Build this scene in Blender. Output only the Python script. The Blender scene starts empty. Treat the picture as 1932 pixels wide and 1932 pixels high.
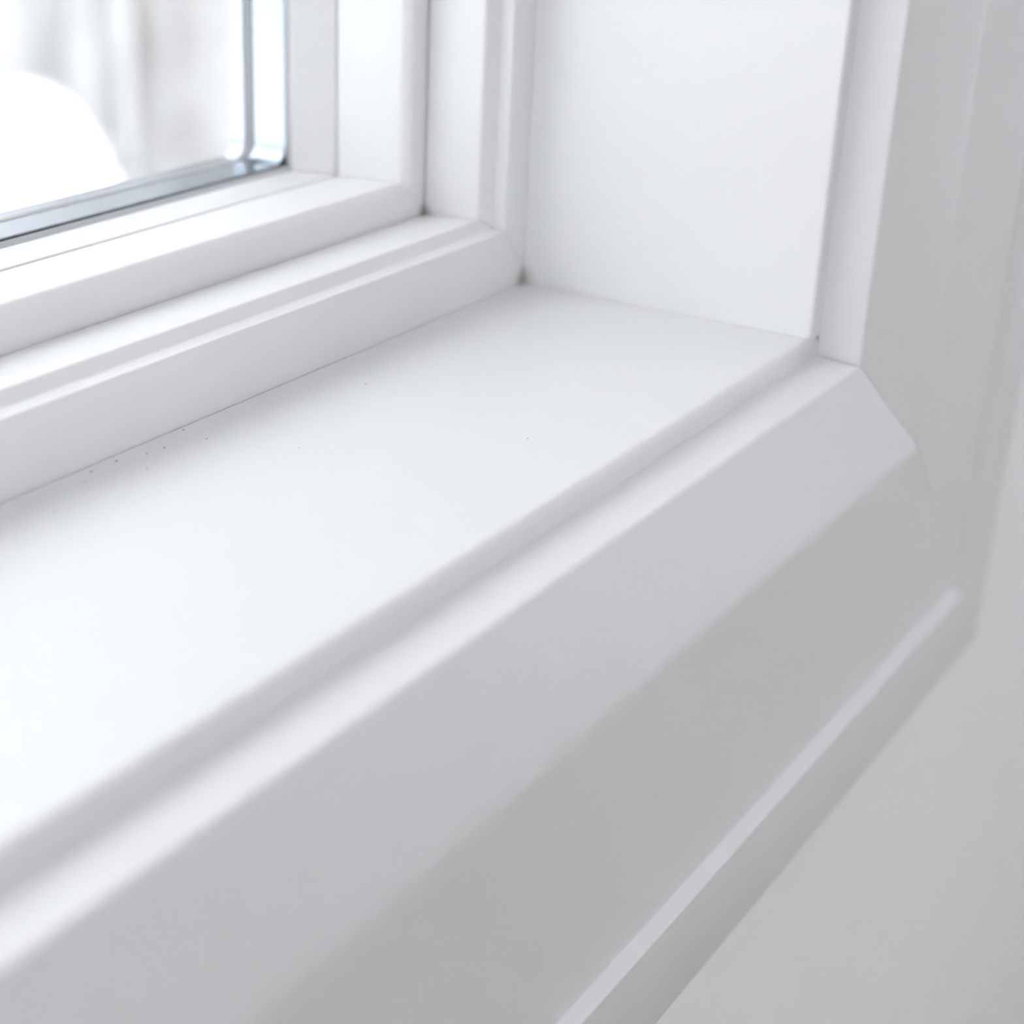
import bpy, bmesh, math, random
from mathutils import Vector, Matrix, noise

scene = bpy.context.scene
COL = scene.collection
random.seed(7)

# ------------------------------------------------------------------ camera
U = 0.075                       # one profile unit in metres (depth of the inner sill)
cam_data = bpy.data.cameras.new('camera')
cam = bpy.data.objects.new('camera', cam_data)
COL.objects.link(cam)
cr = Vector((0.58246617, -0.81276597, 0.01202649))
cd = Vector((-0.32136471, -0.24384457, -0.91502161))
cf = Vector((0.74663103, 0.52910424, -0.40322551))
m = Matrix.Identity(4)
for i in range(3):
    m[i][0] = cr[i]; m[i][1] = -cd[i]; m[i][2] = -cf[i]
m.translation = Vector((-0.34680211, -0.12681327, 0.11358167))
cam.matrix_world = m
cam_data.sensor_width = 36.0
cam_data.lens = 3138.15 / 1932.0 * 36.0
cam_data.shift_x = (966.0 - 706.84) / 1932.0
cam_data.clip_start = 0.01
cam_data.clip_end = 200.0
cam_data.dof.use_dof = True
cam_data.dof.focus_distance = 4.35 * U
cam_data.dof.aperture_fstop = 9.5
scene.camera = cam

# ------------------------------------------------------------------ overcast sky and exposure
world = bpy.data.worlds.new('overcast_sky')
scene.world = world
world.use_nodes = True
bg = world.node_tree.nodes['Background']
bg.inputs['Color'].default_value = (0.968, 0.976, 1.0, 1)
# bright overcast sky: luminance rises steadily from the horizon to twice that at the zenith
wn = world.node_tree.nodes
w_tc = wn.new('ShaderNodeTexCoord'); w_sep = wn.new('ShaderNodeSeparateXYZ'); w_map = wn.new('ShaderNodeMapRange')
w_map.inputs['From Min'].default_value = 0.0; w_map.inputs['From Max'].default_value = 1.0
w_map.inputs['To Min'].default_value = 0.72; w_map.inputs['To Max'].default_value = 1.44
world.node_tree.links.new(w_tc.outputs['Generated'], w_sep.inputs[0])
world.node_tree.links.new(w_sep.outputs['Z'], w_map.inputs['Value'])
world.node_tree.links.new(w_map.outputs['Result'], bg.inputs['Strength'])
scene.view_settings.view_transform = 'Standard'
scene.view_settings.look = 'None'
scene.view_settings.gamma = 1.0
scene.view_settings.use_curve_mapping = False
scene.view_settings.exposure = 1.82
scene.cycles.max_bounces = 13
scene.cycles.diffuse_bounces = 9
scene.cycles.glossy_bounces = 3
scene.cycles.use_adaptive_sampling = True
scene.cycles.adaptive_threshold = 0.08
scene.cycles.adaptive_min_samples = 16
scene.cycles.transparent_max_bounces = 16
scene.cycles.caustics_reflective = False

# window opening: right jamb at x = 0, sill at z = 0, wall face at y = 0
OW, OH = 28.0 * U, 15.0 * U
RX0, RX1, RY0, RZ0, RZ1 = -2.45, 0.85, -2.9, -0.86, 1.74     # the room
OUT_Y = 2.2 * U
BACK_FILL_WIN = (-0.3, 0.3, 0.9, 1.5)                             # x0, x1, z0, z1 of a fill-light window added behind the camera
SIDE_WIN = (-1.05, -0.5, -0.30, 1.05)                       # y0, y1, z0, z1 in the wall on the right
LEFT_FILL_WIN = (-1.0, -0.06, -0.6, 1.6)                         # the same for a window added on the left to light left-facing surfaces


def portal(name, loc, rot, sx, sy):
    l = bpy.data.lights.new(name, 'AREA')
    l.shape = 'RECTANGLE'; l.size = sx; l.size_y = sy
    l.cycles.is_portal = True
    o = bpy.data.objects.new(name, l)
    o.location = loc; o.rotation_euler = rot
    COL.objects.link(o)


portal('window_daylight_portal', (-OW / 2, OUT_Y + 0.02, OH / 2), (math.radians(-90), 0, 0), OW, OH)
portal('rear_daylight_portal', ((BACK_FILL_WIN[0] + BACK_FILL_WIN[1]) / 2, RY0 - 0.17, (BACK_FILL_WIN[2] + BACK_FILL_WIN[3]) / 2),
       (math.radians(90), 0, 0), BACK_FILL_WIN[1] - BACK_FILL_WIN[0], BACK_FILL_WIN[3] - BACK_FILL_WIN[2])
portal('side_daylight_portal', (RX1 + 0.17, (SIDE_WIN[0] + SIDE_WIN[1]) / 2, (SIDE_WIN[2] + SIDE_WIN[3]) / 2),
       (0, math.radians(90), 0), SIDE_WIN[3] - SIDE_WIN[2], SIDE_WIN[1] - SIDE_WIN[0])

portal('left_daylight_portal', (RX0 - 0.17, (LEFT_FILL_WIN[0] + LEFT_FILL_WIN[1]) / 2, (LEFT_FILL_WIN[2] + LEFT_FILL_WIN[3]) / 2),
       (0, math.radians(-90), 0), LEFT_FILL_WIN[3] - LEFT_FILL_WIN[2], LEFT_FILL_WIN[1] - LEFT_FILL_WIN[0])

# ------------------------------------------------------------------ materials
def new_mat(name):
    mt = bpy.data.materials.new(name)
    mt.use_nodes = True
    nt = mt.node_tree
    return mt, nt, nt.nodes['Principled BSDF']


def paint(name, col, rough, axis=None, bump=0.05, scale=60.0, stretch=0.02, var=0.02, spec=0.5):
    """White paint with faint brush relief running along one axis."""
    mt, nt, b = new_mat(name)
    tc = nt.nodes.new('ShaderNodeTexCoord')
    mp = nt.nodes.new('ShaderNodeMapping')
    s = [1.0, 1.0, 1.0]
    if axis is not None:
        s[axis] = stretch
    mp.inputs['Scale'].default_value = s
    nz = nt.nodes.new('ShaderNodeTexNoise')
    nz.inputs['Scale'].default_value = scale
    nz.inputs['Detail'].default_value = 5
    nz2 = nt.nodes.new('ShaderNodeTexNoise')
    nz2.inputs['Scale'].default_value = 14.0
    nz2.inputs['Detail'].default_value = 3
    mix = nt.nodes.new('ShaderNodeMix')
    mix.data_type = 'RGBA'
    mix.inputs[6].default_value = (*[c * (1 - var) for c in col], 1)
    mix.inputs[7].default_value = (*col, 1)
    bp = nt.nodes.new('ShaderNodeBump')
    bp.inputs['Strength'].default_value = bump
    bp.inputs['Distance'].default_value = 0.0004
    L = nt.links.new
    L(tc.outputs['Object'], mp.inputs['Vector'])
    L(mp.outputs['Vector'], nz.inputs['Vector'])
    L(tc.outputs['Object'], nz2.inputs['Vector'])
    L(nz2.outputs['Fac'], mix.inputs[0])
    L(mix.outputs[2], b.inputs['Base Color'])
    L(nz.outputs['Fac'], bp.inputs['Height'])
    L(bp.outputs['Normal'], b.inputs['Normal'])
    b.inputs['Roughness'].default_value = rough
    b.inputs['Specular IOR Level'].default_value = spec
    return mt


def add_grime(mt, spots):
    """Small brownish dirt that has settled at given world points (x, y, z, radius)."""
    nt = mt.node_tree
    b = nt.nodes['Principled BSDF']
    src = b.inputs['Base Color'].links[0].from_socket
    geo = nt.nodes.new('ShaderNodeNewGeometry')
    nz = nt.nodes.new('ShaderNodeTexNoise')
    nz.inputs['Scale'].default_value = 420.0
    nt.links.new(geo.outputs['Position'], nz.inputs['Vector'])
    for (x, y, z, r) in spots:
        d = nt.nodes.new('ShaderNodeVectorMath'); d.operation = 'DISTANCE'
        d.inputs[1].default_value = (x, y, z)
        nt.links.new(geo.outputs['Position'], d.inputs[0])
        mr = nt.nodes.new('ShaderNodeMapRange')
        mr.interpolation_type = 'SMOOTHSTEP'
        mr.inputs['From Min'].default_value = r
        mr.inputs['From Max'].default_value = r * 0.1
        mr.inputs['To Max'].default_value = 1.0
        nt.links.new(d.outputs['Value'], mr.inputs['Value'])
        mu = nt.nodes.new('ShaderNodeMath'); mu.operation = 'MULTIPLY'
        nt.links.new(mr.outputs['Result'], mu.inputs[0])
        nt.links.new(nz.outputs['Fac'], mu.inputs[1])
        mx = nt.nodes.new('ShaderNodeMix'); mx.data_type = 'RGBA'
        nt.links.new(mu.outputs['Value'], mx.inputs[0])
        nt.links.new(src, mx.inputs[6])
        mx.inputs[7].default_value = (0.30, 0.26, 0.20, 1)
        src = mx.outputs[2]
    nt.links.new(src, b.inputs['Base Color'])


def plain(name, col, rough, metal=0.0):
    mt, nt, b = new_mat(name)
    tc = nt.nodes.new('ShaderNodeTexCoord')
    nz = nt.nodes.new('ShaderNodeTexNoise'); nz.inputs['Scale'].default_value = 90.0
    mr = nt.nodes.new('ShaderNodeMapRange')
    mr.inputs['To Min'].default_value = rough * 0.85
    mr.inputs['To Max'].default_value = min(1.0, rough * 1.15)
    nt.links.new(tc.outputs['Object'], nz.inputs['Vector'])
    nt.links.new(nz.outputs['Fac'], mr.inputs['Value'])
    nt.links.new(mr.outputs['Result'], b.inputs['Roughness'])
    b.inputs['Base Color'].default_value = (*col, 1)
    b.inputs['Metallic'].default_value = metal
    return mt


WHITE = (0.86, 0.865, 0.87)
FWHITE = (0.835, 0.838, 0.842)
CWHITE = (0.80, 0.802, 0.805)
M_sill = paint('satin_white_sill_paint', (0.782, 0.786, 0.79), 0.42, 0, 0.03, 40)
M_jamb = paint('satin_white_jamb_paint', WHITE, 0.45, 2, 0.03, 40)
M_case_h = paint('brushed_white_casing_paint_horizontal', CWHITE, 0.38, 0, 0.10, 900, 0.03)
M_case_v = paint('brushed_white_casing_paint_vertical', CWHITE, 0.38, 2, 0.10, 900, 0.03)
M_frame_h = paint('gloss_white_frame_paint_horizontal', FWHITE, 0.42, 0, 0.03, 120)
M_frame_v = paint('gloss_white_frame_paint_vertical', FWHITE, 0.42, 2, 0.03, 120)
for mm in (M_sill, M_jamb, M_frame_h, M_frame_v):
    add_grime(mm, [(0.0, 1.0 * U, 0.001, 0.0045), (-0.169 * U, 1.28 * U, 0.222 * U, 0.0032)])
M_wall = paint('matt_white_wall_paint', (0.955, 0.955, 0.96), 0.75, None, 0.05, 260, 1, 0.015, 0.3)
M_ceiling = paint('matt_white_ceiling_paint', (0.86, 0.86, 0.86), 0.8, None, 0.05, 200, 1)
M_gasket = plain('pale_grey_glazing_gasket', (0.62, 0.64, 0.65), 0.5)
M_spacer = plain('brushed_aluminium_spacer', (0.37, 0.41, 0.46), 0.12, 1.0)
M_seal = plain('dark_grey_edge_seal', (0.29, 0.30, 0.32), 0.5)
M_dust = plain('dark_dust', (0.22, 0.21, 0.20), 0.9)


def glass_mat():
    mt = bpy.data.materials.new('clear_window_glass')
    mt.use_nodes = True
    nt = mt.node_tree
    nt.nodes.clear()
    out = nt.nodes.new('ShaderNodeOutputMaterial')
    tr = nt.nodes.new('ShaderNodeBsdfTransparent'); tr.inputs['Color'].default_value = (0.985, 0.988, 0.988, 1)
    gl = nt.nodes.new('ShaderNodeBsdfGlossy'); gl.inputs['Roughness'].default_value = 0.0
    ge = nt.nodes.new('ShaderNodeNewGeometry')
    dt = nt.nodes.new('ShaderNodeVectorMath'); dt.operation = 'DOT_PRODUCT'
    nt.links.new(ge.outputs['Normal'], dt.inputs[0]); nt.links.new(ge.outputs['Incoming'], dt.inputs[1])
    def mth(op, a, b):
        n = nt.nodes.new('ShaderNodeMath'); n.operation = op
        for k, q in ((0, a), (1, b)):
            if q is None: continue
            if isinstance(q, (int, float)): n.inputs[k].default_value = q
            else: nt.links.new(q, n.inputs[k])
        return n.outputs[0]
    # Schlick reflectance, the same from both sides of a pane face
    c1 = mth('SUBTRACT', 1.0, mth('ABSOLUTE', dt.outputs['Value'], None))
    fac = mth('ADD', mth('MULTIPLY', mth('POWER', c1, 5.0), 0.96), 0.03)
    mx = nt.nodes.new('ShaderNodeMixShader')
    nt.links.new(fac, mx.inputs[0])
    nt.links.new(tr.outputs[0], mx.inputs[1])
    nt.links.new(gl.outputs[0], mx.inputs[2])
    nt.links.new(mx.outputs[0], out.inputs['Surface'])
    return mt


M_glass = glass_mat()


def wood_floor_mat():
    mt, nt, b = new_mat('pale_oiled_floorboards')
    tc = nt.nodes.new('ShaderNodeTexCoord')
    mp = nt.nodes.new('ShaderNodeMapping'); mp.inputs['Scale'].default_value = (1, 12, 1)
    nz = nt.nodes.new('ShaderNodeTexNoise'); nz.inputs['Scale'].default_value = 3
    cr_ = nt.nodes.new('ShaderNodeValToRGB')
    cr_.color_ramp.elements[0].color = (0.27, 0.24, 0.21, 1)
    cr_.color_ramp.elements[1].color = (0.36, 0.33, 0.30, 1)
    nt.links.new(tc.outputs['Object'], mp.inputs['Vector'])
    nt.links.new(mp.outputs['Vector'], nz.inputs['Vector'])
    nt.links.new(nz.outputs['Fac'], cr_.inputs['Fac'])
    nt.links.new(cr_.outputs['Color'], b.inputs['Base Color'])
    b.inputs['Roughness'].default_value = 0.5
    return mt


def ramp_mat(name, c0, c1, scale, rough=0.9, stretch=(1, 1, 1), p0=0.35, p1=0.65, detail=6):
    mt, nt, b = new_mat(name)
    tc = nt.nodes.new('ShaderNodeTexCoord')
    mp = nt.nodes.new('ShaderNodeMapping'); mp.inputs['Scale'].default_value = stretch
    nz = nt.nodes.new('ShaderNodeTexNoise'); nz.inputs['Scale'].default_value = scale
    nz.inputs['Detail'].default_value = detail
    cr_ = nt.nodes.new('ShaderNodeValToRGB')
    cr_.color_ramp.elements[0].position = p0; cr_.color_ramp.elements[0].color = (*c0, 1)
    cr_.color_ramp.elements[1].position = p1; cr_.color_ramp.elements[1].color = (*c1, 1)
    nt.links.new(tc.outputs['Object'], mp.inputs['Vector'])
    nt.links.new(mp.outputs['Vector'], nz.inputs['Vector'])
    nt.links.new(nz.outputs['Fac'], cr_.inputs['Fac'])
    nt.links.new(cr_.outputs['Color'], b.inputs['Base Color'])
    b.inputs['Roughness'].default_value = rough
    return mt


M_floor = wood_floor_mat()
M_snow = ramp_mat('fresh_snow', (0.86, 0.88, 0.91), (0.93, 0.94, 0.95), 3.0)
M_bark = ramp_mat('pale_grey_bark', (0.255, 0.25, 0.242), (0.40, 0.396, 0.388), 5.5, 0.9, (1, 1, 0.45))
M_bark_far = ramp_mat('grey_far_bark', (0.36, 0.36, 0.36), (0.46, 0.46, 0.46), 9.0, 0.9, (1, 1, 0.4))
M_birch = ramp_mat('pale_young_bark', (0.34, 0.34, 0.33), (0.43, 0.43, 0.42), 9.0, 0.8, (1, 1, 0.5))
M_hedge = ramp_mat('frosted_hedge_twigs', (0.58, 0.58, 0.58), (0.72, 0.72, 0.72), 3.0)


# ------------------------------------------------------------------ helpers
def tag(o, label=None, cat=None, group=None, kind=None):
    if label: o['label'] = label
    if cat: o['category'] = cat
    if group: o['group'] = group
    if kind: o['kind'] = kind
    return o


def link_mesh(name, verts, faces, mat, parent=None, smooth=None):
    """Mesh given in world coordinates; its origin is moved to the centre of its base."""
    lo = Vector([min(v[i] for v in verts) for i in range(3)])
    hi = Vector([max(v[i] for v in verts) for i in range(3)])
    c = Vector(((lo.x + hi.x) / 2, (lo.y + hi.y) / 2, lo.z))
    me = bpy.data.meshes.new(name)
    me.from_pydata([tuple(Vector(v) - c) for v in verts], [], faces)
    bm = bmesh.new(); bm.from_mesh(me)
    bmesh.ops.recalc_face_normals(bm, faces=bm.faces)
    bm.to_mesh(me); bm.free()
    if smooth is not None:
        for p in me.polygons: p.use_smooth = True
        me.set_sharp_from_angle(angle=math.radians(smooth))
    me.materials.append(mat)
    o = bpy.data.objects.new(name, me)
    COL.objects.link(o)
    if parent is not None:
        o.parent = parent
        pl = Vector((0, 0, 0)); q = parent
        while q is not None:
            pl += q.location; q = q.parent
        o.location = c - pl
    else:
        o.location = c
    return o


def empty(name, loc):
    o = bpy.data.objects.new(name, None)
    o.location = loc
    o.empty_display_size = 0.05
    COL.objects.link(o)
    return o


def fillet(pts, seg=5):
    """pts: (dx, dz, y, r) closed loop -> loop of (dx, dz, y) with rounded vertices."""
    out = []
    n = len(pts)
    for i in range(n):
        p = Vector(pts[i][:3]); r = pts[i][3]
        if r <= 0:
            out.append(p); continue
        a = Vector(pts[i - 1][:3]) - p; b = Vector(pts[(i + 1) % n][:3]) - p
        pa = p + a.normalized() * min(r, a.length * 0.48)
        pb = p + b.normalized() * min(r, b.length * 0.48)
        for k in range(seg + 1):
            t = k / seg
            out.append(pa * (1 - t) ** 2 + p * 2 * t * (1 - t) + pb * t * t)
    return out


def ends(side, dx, dz, g):
    """World positions of the two mitred ends of one profile point."""
    dx *= U; dz *= U
    if side == 'bottom': return (-OW - dx + g, -dz), (dx - g, -dz)
    if side == 'right':  return (dx, -dz + g), (dx, OH + dx - g)
    if side == 'top':    return (dx - g, OH + dx), (-OW - dx + g, OH + dx)
    return (-OW - dx, OH + dx - g), (-OW - dx, -dz + g)


def member(name, pts, side, mat, parent=None, gap=0.00008):
    loop = fillet(pts)
    n = len(loop)
    va, vb = [], []
    for p in loop:
        (xa, za), (xb, zb) = ends(side, p[0], p[1], gap)
        va.append((xa, p[2] * U, za)); vb.append((xb, p[2] * U, zb))
    verts = va + vb
    faces = [(i, (i + 1) % n, n + (i + 1) % n, n + i) for i in range(n)]
    faces.append(tuple(range(n))); faces.append(tuple(range(2 * n - 1, n - 1, -1)))
    return link_mesh(name, verts, faces, mat, parent, smooth=28)


def box_vf(x0, x1, y0, y1, z0, z1):
    v = [(x, y, z) for z in (z0, z1) for y in (y0, y1) for x in (x0, x1)]
    f = [(0, 2, 3, 1), (4, 5, 7, 6), (0, 1, 5, 4), (2, 6, 7, 3), (0, 4, 6, 2), (1, 3, 7, 5)]
    return v, f


def box(name, x0, x1, y0, y1, z0, z1, mat, parent=None):
    v, f = box_vf(x0, x1, y0, y1, z0, z1)
    return link_mesh(name, v, f, mat, parent)


def wall_with_hole(name, axis, a0, a1, z0, z1, h0, h1, k0, k1, t0, t1, mat, label):
    """A wall slab between t0 and t1 across `axis` with one rectangular opening."""
    verts, faces = [], []
    def P(a, t, z): return (a, t, z) if axis == 'y' else (t, a, z)
    outer = [(a0, z0), (a1, z0), (a1, z1), (a0, z1)]
    inner = [(h0, k0), (h1, k0), (h1, k1), (h0, k1)]
    for t in (t0, t1):
        for (a, z) in outer + inner: verts.append(P(a, t, z))
    for i in range(4):
        j = (i + 1) % 4
        faces.append((i, j, 4 + j, 4 + i))
        faces.append((8 + i, 12 + i, 12 + j, 8 + j))
        faces.append((i, 8 + i, 8 + j, j))
        faces.append((4 + i, 4 + j, 12 + j, 12 + i))
    o = link_mesh(name, verts, faces, mat)
    return tag(o, label, 'wall', kind='structure')


# ------------------------------------------------------------------ room shell
HB = 0.3 * U
wall_with_hole('wall_front', 'y', RX0 - 0.16, RX1 + 0.16, RZ0, RZ1, -OW - HB, HB, -HB, OH + HB, 0.0, OUT_Y, M_wall,
               'smooth matt white wall beyond the window casing')
wall_with_hole('wall_back', 'y', RX0 - 0.16, RX1 + 0.16, RZ0, RZ1, BACK_FILL_WIN[0], BACK_FILL_WIN[1], BACK_FILL_WIN[2], BACK_FILL_WIN[3],
               RY0 - 0.16, RY0, M_wall, 'white wall with a wide added fill-light window across the room')
wall_with_hole('wall_right', 'x', RY0, 0.0, RZ0, RZ1, SIDE_WIN[0], SIDE_WIN[1], SIDE_WIN[2], SIDE_WIN[3],
               RX1, RX1 + 0.16, M_wall, 'white side wall with a window, right of the photographed casing')
wall_with_hole('wall_left', 'x', RY0, 0.0, RZ0, RZ1, LEFT_FILL_WIN[0], LEFT_FILL_WIN[1], LEFT_FILL_WIN[2], LEFT_FILL_WIN[3],
               RX0 - 0.16, RX0, M_wall, 'white side wall with an added fill-light window on the far left')
tag(box('floor', RX0 - 0.16, RX1 + 0.16, RY0 - 0.16, OUT_Y, RZ0 - 0.2, RZ0, M_floor), 'pale wooden floor of the room', 'floor', kind='structure')
tag(box('ceiling', RX0 - 0.16, RX1 + 0.16, RY0 - 0.16, OUT_Y, RZ1, RZ1 + 0.2, M_ceiling), 'flat white ceiling of the room', 'ceiling', kind='structure')


def plain_window(name, axis, a0, a1, z0, z1, t0, t1, n, label):
    """Unseen other windows, some added for fill light: frame, mullions and panes."""
    mid = (t0 + t1) / 2
    def bx(nm, p0, p1, s0, s1, r0, r1, mat):
        if axis == 'y': return box(nm, p0, p1, s0, s1, r0, r1, mat, root)
        return box(nm, s0, s1, p0, p1, r0, r1, mat, root)
    root = empty(name, ((a0 + a1) / 2, mid, z0) if axis == 'y' else (mid, (a0 + a1) / 2, z0))
    tag(root, label, 'window', kind='structure')
    w = 0.05
    bx('frame_rail', a0, a1, mid - .03, mid + .03, z0, z0 + w, M_frame_h)
    bx('frame_rail', a0, a1, mid - .03, mid + .03, z1 - w, z1, M_frame_h)
    bx('frame_stile', a0, a0 + w, mid - .03, mid + .03, z0 + w, z1 - w, M_frame_v)
    bx('frame_stile', a1 - w, a1, mid - .03, mid + .03, z0 + w, z1 - w, M_frame_v)
    step = (a1 - a0 - 2 * w) / n
    for i in range(n):
        p = a0 + w + i * step
        if i:
            bx('mullion', p - w / 2, p + w / 2, mid - .03, mid + .03, z0 + w, z1 - w, M_frame_v)
        bx('glass_pane', p + (w / 2 if i else 0), p + step - (w / 2 if i < n - 1 else 0), mid - .002, mid + .002, z0 + w, z1 - w, M_glass)


plain_window('fill_window_2', 'y', *BACK_FILL_WIN, RY0 - 0.16, RY0, 3, 'unseen wide three-part window added across the room for fill light')
plain_window('window_3', 'x', *SIDE_WIN, RX1, RX1 + 0.16, 2, 'two-part window in the side wall right of the casing')
plain_window('fill_window_4', 'x', *LEFT_FILL_WIN, RX0 - 0.16, RX0, 2, 'unseen two-part window added in the far left wall for fill light')

# ------------------------------------------------------------------ the window: lining, frame, sash, glazing
win = empty('window_1', (-OW / 2, U, 0))
tag(win, 'white painted timber window with stepped frame and clear insulating glass', 'window', kind='structure')

# inner sill board and reveal linings
def lining(name, verts2, a0, a1, plane, mat, label, cat):
    """Extrude a 2D section: plane 'x' along x with (y, z); plane 'z' along z with (x, y)."""
    n = len(verts2)
    v = []
    for a in (a0, a1):
        for (p, q) in verts2:
            v.append((a, p, q) if plane == 'x' else (p, q, a))
    f = [(i, (i + 1) % n, n + (i + 1) % n, n + i) for i in range(n)]
    f.append(tuple(range(n))); f.append(tuple(range(2 * n - 1, n - 1, -1)))
    o = link_mesh(name, v, f, mat, None, smooth=28)
    return tag(o, label, cat, kind='structure')


def round_sec(pts):
    return [(p[0] * U, p[1] * U) for p in fillet([(a, b, 0, r) for a, b, r in pts])]


lining('trim_1', round_sec([(0, 0, 0.028), (0.9965, 0, 0), (0.9965, -0.29, 0), (0, -0.29, 0)]), -OW - HB * .98, HB * .98, 'x', M_sill,
       'deep white inner window sill board below the sash', 'window sill')
lining('trim_2', round_sec([(0, 0, 0.016), (0.29, 0, 0), (0.29, 0.9995, 0), (0, 0.9995, 0)]), 0.00005, OH + HB * .9, 'z', M_jamb,
       'smooth white reveal board right of the window sash', 'reveal')
sec = [(-OW - x, y) for x, y in round_sec([(0, 0, 0.016), (0.29, 0, 0), (0.29, 0.9995, 0), (0, 0.9995, 0)])]
lining('trim_3', sec, 0.00005, OH + HB * .9, 'z', M_jamb, 'white reveal board on the far left of the window', 'reveal')
sec = [(y, OH - z) for y, z in round_sec([(0, 0, 0.016), (0.9995, 0, 0), (0.9995, -0.29, 0), (0, -0.29, 0)])]
lining('trim_4', sec, -OW, 0, 'x', M_jamb, 'white head lining above the window sash', 'reveal')

# casing boards (mitred), profile (dx, dz, y, fillet)
CAS = [(d, d, y, r) for d, y, r in [
    (0.0639, 0.0, 0), (0.0655, -0.01, 0), (0.0767, -0.133, 0.014), (0.4183, -0.2437, 0.035), (1.2572, -0.2085, 0.006),
    (1.2850, -0.2460, 0.006), (1.6282, -0.2420, 0.04), (1.6350, 0.0, 0)]]
for i, (side, mat, lab) in enumerate((
        ('bottom', M_case_h, 'wide moulded white casing board below the window sill'),
        ('right', M_case_v, 'upright moulded white casing board right of the reveal'),
        ('top', M_case_h, 'moulded white casing board above the window'),
        ('left', M_case_v, 'upright moulded white casing board on the far left of the window'))):
    o = member('trim_%d' % (5 + i), CAS, side, mat, None, 0.0001)
    tag(o, lab, 'casing', kind='structure')

# fixed frame
FRAME = [(0.29, 0.29, 1.0, 0), (-0.126, -0.1955, 1.001, 0.006), (-0.1265, -0.2010, 1.045, 0.004), (-0.1783, -0.2346, 1.07, 0.012),
         (-0.1687, -0.2182, 1.28, 0), (0.02, 0.02, 1.28, 0), (0.02, 0.02, 2.19, 0), (0.29, 0.29, 2.19, 0)]
# opening sash
SASH = [(0.012, 0.012, 1.2810, 0), (-0.237, -0.3004, 1.290, 0.02), (-0.2531, -0.332, 1.325, 0.012), (-0.2463, -0.3164, 1.580, 0.004),
        (-0.10, -0.10, 1.580, 0), (-0.10, -0.10, 2.02, 0), (-0.06, -0.06, 2.12, 0), (0.012, 0.012, 2.12, 0)]
BEAD = [(-0.10, -0.10, 1.586, 0), (-0.2485, -0.319, 1.586, 0.006), (-0.312, -0.3275, 1.7275, 0.012), (-0.10, -0.10, 1.73, 0)]
GASK = [(-0.15, -0.15, 1.731, 0), (-0.310, -0.322, 1.731, 0.004), (-0.310, -0.340, 1.744, 0.004), (-0.15, -0.15, 1.744, 0)]
for side in ('bottom', 'right', 'top', 'left'):
    hz = side in ('bottom', 'top')
    mf = M_frame_h if hz else M_frame_v
    member('frame_rail' if hz else 'frame_stile', FRAME, side, mf, win)
    s = member('sash_rail' if hz else 'sash_stile', SASH, side, mf, win)
    member('glazing_bead', BEAD, side, mf, s)
    tag(member('gasket', GASK, side, M_gasket, s), 'thin pale grey glazing gasket')


def rounded_ring(name, dxi, dzi, y0, y1, rad, mat, parent, label):
    """Bent profile bar that runs round the glass with rounded inner corners."""
    def loop(dx, dz, r, k=8):
        x0, x1 = -OW - dx * U, dx * U
        z0, z1 = -dz * U, OH + dx * U
        r *= U
        pts = []
        for (cx, cz, a) in ((x1 - r, z0 + r, -90), (x1 - r, z1 - r, 0), (x0 + r, z1 - r, 90), (x0 + r, z0 + r, 180)):
            for i in range(k + 1):
                t = math.radians(a + 90 * i / k)
                pts.append((cx + r * math.cos(t), cz + r * math.sin(t)))
        return pts
    inn, out = loop(dxi, dzi, rad), loop(-0.17, -0.17, rad + 0.05)
    n = len(inn)
    v = []
    for y in (y0, y1):
        for ring in (inn, out):
            v += [(x, y * U, z) for x, z in ring]
    f = []
    for i in range(n):
        j = (i + 1) % n
        f += [(i, j, n + j, n + i), (2 * n + i, 3 * n + i, 3 * n + j, 2 * n + j), (i, 2 * n + i, 2 * n + j, j), (n + i, n + j, 3 * n + j, 3 * n + i)]
    o = link_mesh(name, v, f, mat, parent, smooth=28)
    return tag(o, label)


rounded_ring('spacer_bar', -0.303, -0.345, 1.7535, 1.885, 0.06, M_spacer, win, 'bright metal spacer between the glass panes')
rounded_ring('edge_seal', -0.306, -0.346, 1.886, 1.922, 0.06, M_seal, win, 'dark seal line between two spacers')
rounded_ring('spacer_bar', -0.308, -0.345, 1.923, 1.978, 0.06, M_spacer, win, 'bright metal spacer between the glass panes')


def pane(y0, y1, d):
    o = box('glass_pane', -OW - d * U, d * U, y0 * U, y1 * U, -d * U, OH + d * U, M_glass, win)
    return o


pane(1.7450, 1.7525, -0.17)
pane(1.889, 1.919, -0.350)
pane(1.979, 2.010, -0.17)

# ------------------------------------------------------------------ dust on the sill
dv, df = [], []
SPECKS = [(-0.1361, 0.0703, 2.0), (-0.1462, 0.0728, 2.2), (-0.1526, 0.0729, 1.5), (-0.1279, 0.0671, 1.6), (-0.0912, 0.0192, 1.3),
          (-0.1269, 0.0737, 1.5), (-0.1402, 0.0709, 1.6), (-0.1455, 0.066, 1.1), (-0.1689, 0.0653, 1.2), (-0.1564, 0.0706, 1.1),
          (-0.0848, 0.0615, 1.2), (-0.121, 0.0505, 0.9), (-0.1717, 0.0531, 0.8)]
for x, y, s in SPECKS:
    r = 0.00014 * s
    a0 = random.random() * 6
    b0 = len(dv)
    ex = random.uniform(0.8, 1.9)
    for i in range(6):
        a = a0 + i * math.pi / 3
        k = random.uniform(0.7, 1.2)
        dv.append((x + r * k * ex * math.cos(a), y + r * k * math.sin(a), 0.0))
    dv.append((x, y, r * 0.8))
    for i in range(6):
        df.append((b0 + i, b0 + (i + 1) % 6, b0 + 6))
    df.append(tuple(b0 + i for i in range(5, -1, -1)))
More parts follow.
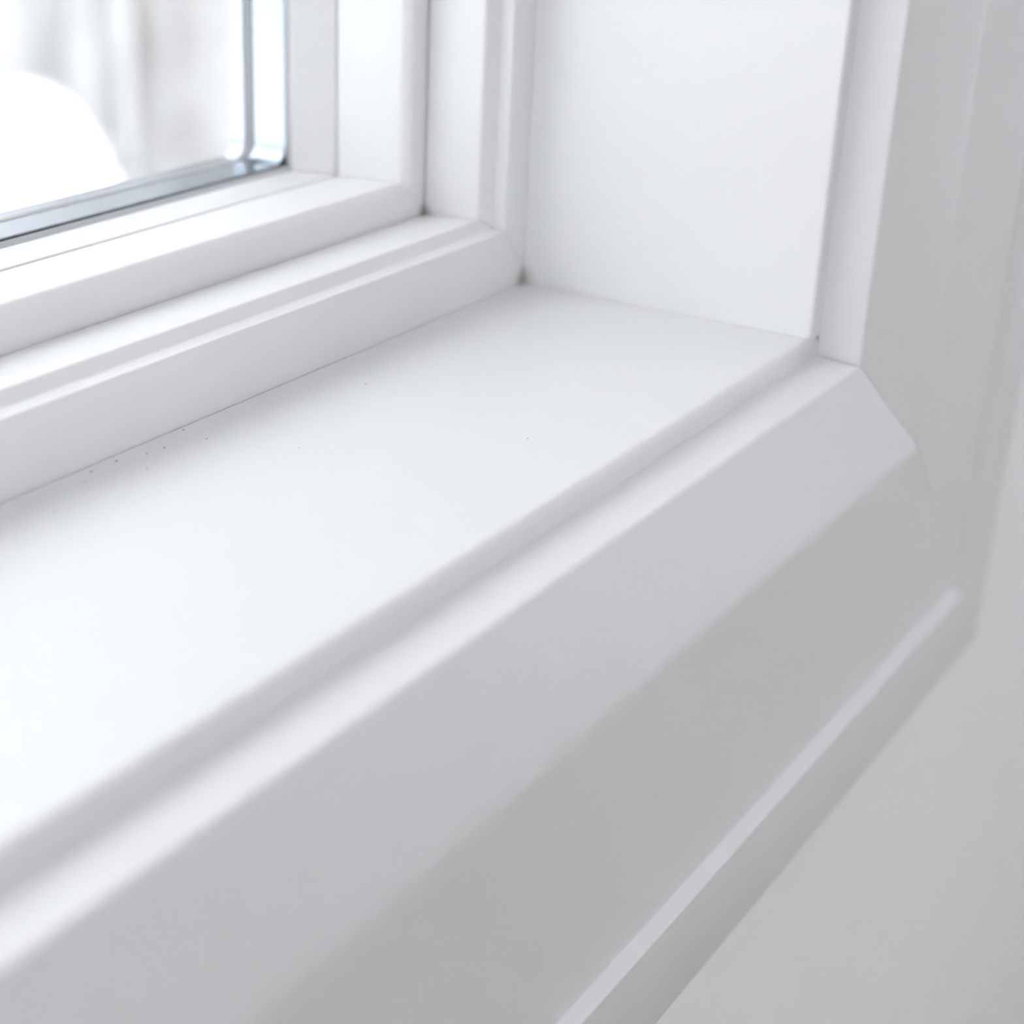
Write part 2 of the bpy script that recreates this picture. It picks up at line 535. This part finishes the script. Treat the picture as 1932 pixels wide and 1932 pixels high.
tag(link_mesh('dust_specks', dv, df, M_dust), 'tiny dark dust specks on the white sill near the window frame', 'dust', kind='stuff')

# ------------------------------------------------------------------ outdoors
GZ = -1.35


def polar(az, dist, z=0.0):
    """Garden position by bearing and distance from the window corner's inner side."""
    a = math.radians(az)
    return Vector((-0.347 + math.sin(a) * dist, -0.127 + math.cos(a) * dist, z))


# snowy ground
N = 90
gv, gf = [], []
for j in range(N + 1):
    for i in range(N + 1):
        x = -30 + 70 * (i / N) ** 1.0
        y = -14 + 64 * (j / N)
        h = noise.noise(Vector((x * .35, y * .35, 3))) * 0.06
        gv.append((x, y, GZ + h))
for j in range(N):
    for i in range(N):
        k = j * (N + 1) + i
        gf.append((k, k + 1, k + N + 2, k + N + 1))
tag(link_mesh('ground', gv, gf, M_snow, None, smooth=60), 'flat white snow covering the garden outside the window', 'snow', kind='structure')

# snow drift: a rounded heap
c = polar(42.2, 5.6)
dv, df = [], []
K, J = 48, 16
for j in range(J + 1):
    t = j / J
    for i in range(K):
        a = 2 * math.pi * i / K
        r = 0.42 * t * (1 + 0.10 * noise.noise(Vector((math.cos(a) * 2, math.sin(a) * 2, 9))))
        z = 0.67 * (1 - t ** 3.0) + 0.03 * noise.noise(Vector((r * math.cos(a) * 3, r * math.sin(a) * 3, 2)))
        dv.append((c.x + r * math.cos(a), c.y + r * math.sin(a), GZ - 0.12 + z))
for j in range(J):
    for i in range(K):
        df.append((j * K + i, j * K + (i + 1) % K, (j + 1) * K + (i + 1) % K, (j + 1) * K + i))
df.append(tuple(range(K)))
df.append(tuple(J * K + i for i in range(K - 1, -1, -1)))
tag(link_mesh('snow_drift', dv, df, M_snow, None, smooth=60), 'rounded white snow drift seen through the left of the glass', 'snow')


def trunk(az, dist, rad, mat, label, name='tree', height=6.0, lump=0.05, ns=72, nh=110):
    p = polar(az, dist)
    root = empty(name, (p.x, p.y, GZ - 0.1))
    tag(root, label, 'tree')
    v, f = [], []
    for j in range(nh + 1):
        t = j / nh
        z = t * height
        for i in range(ns):
            a = 2 * math.pi * i / ns
            q = Vector((math.cos(a) * 3.2, math.sin(a) * 3.2, z * 1.6 + az))
            r = rad * (1 - 0.45 * t) * (1 + 0.10 * math.exp(-z * 6))
            r += lump * rad * (noise.noise(q) + 0.6 * noise.noise(q * 2.7) + 0.35 * noise.noise(q * 6))
            v.append((p.x + r * math.cos(a), p.y + r * math.sin(a), GZ - 0.1 + z))
    for j in range(nh):
        for i in range(ns):
            f.append((j * ns + i, j * ns + (i + 1) % ns, (j + 1) * ns + (i + 1) % ns, (j + 1) * ns + i))
    f.append(tuple(range(ns - 1, -1, -1))); f.append(tuple(nh * ns + i for i in range(ns)))
    link_mesh('trunk', v, f, mat, root, smooth=60)
    # a few boughs above the picture
    reach = min(0.8, rad * 3)
    for k in range(5):
        a = k * 2.4 + az
        h0 = height * (0.55 + 0.09 * k)
        bv, bf = [], []
        for j in range(9):
            t = j / 8
            cx = p.x + math.cos(a) * t * reach; cy = p.y + math.sin(a) * t * reach; cz = GZ + h0 + t * reach * 0.7
            r = rad * 0.22 * (1 - 0.85 * t)
            for i in range(8):
                b = i * math.pi / 4
                bv.append((cx - math.sin(a) * r * math.cos(b), cy + math.cos(a) * r * math.cos(b), cz + r * math.sin(b)))
        for j in range(8):
            for i in range(8):
                bf.append((j * 8 + i, j * 8 + (i + 1) % 8, (j + 1) * 8 + (i + 1) % 8, (j + 1) * 8 + i))
        bf.append(tuple(range(7, -1, -1))); bf.append(tuple(64 + i for i in range(8)))
        link_mesh('bough', bv, bf, mat, root, smooth=60)
    return root


trunk(49.2, 6.9, 0.42, M_bark, 'thick pale grey tree trunk outside beside the right edge of the glass')
trunk(46.1, 5.95, 0.032, M_birch, 'thin pale sapling stem just left of the thick tree trunk', height=3.2, ns=20, nh=60)
trunk(44.7, 6.45, 0.06, M_bark_far, 'slim grey tree stem behind the snow drift', height=4.5, ns=28, nh=70)

# frosted hedge behind
hv, hf = [], []
X0, X1, NA, NZ = 1.0, 11.0, 170, 44
for j in range(NZ + 1):
    t = j / NZ
    ang = t * math.pi
    for i in range(NA + 1):
        x = X0 + (X1 - X0) * i / NA
        y = 5.6 - math.cos(ang) * 0.55
        z = max(0.0, math.sin(ang)) ** 0.6 * 5.0
        nn = noise.noise(Vector((x * 1.5, y * 1.5, z * 1.2))) * 0.22 + noise.noise(Vector((x * 5, y * 5, z * 4))) * 0.10
        hv.append((x, y - math.cos(ang) * nn, GZ - 0.15 + z * (1 + 0.12 * nn)))
for j in range(NZ):
    for i in range(NA):
        k = j * (NA + 1) + i
        hf.append((k, k + 1, k + NA + 2, k + NA + 1))
hf.append(tuple(j * (NA + 1) for j in range(NZ + 1)))
hf.append(tuple(j * (NA + 1) + NA for j in range(NZ, -1, -1)))
tag(link_mesh('hedge', hv, hf, M_hedge, None, smooth=60), 'blurred pale grey frosted hedge at the back of the garden', 'hedge')
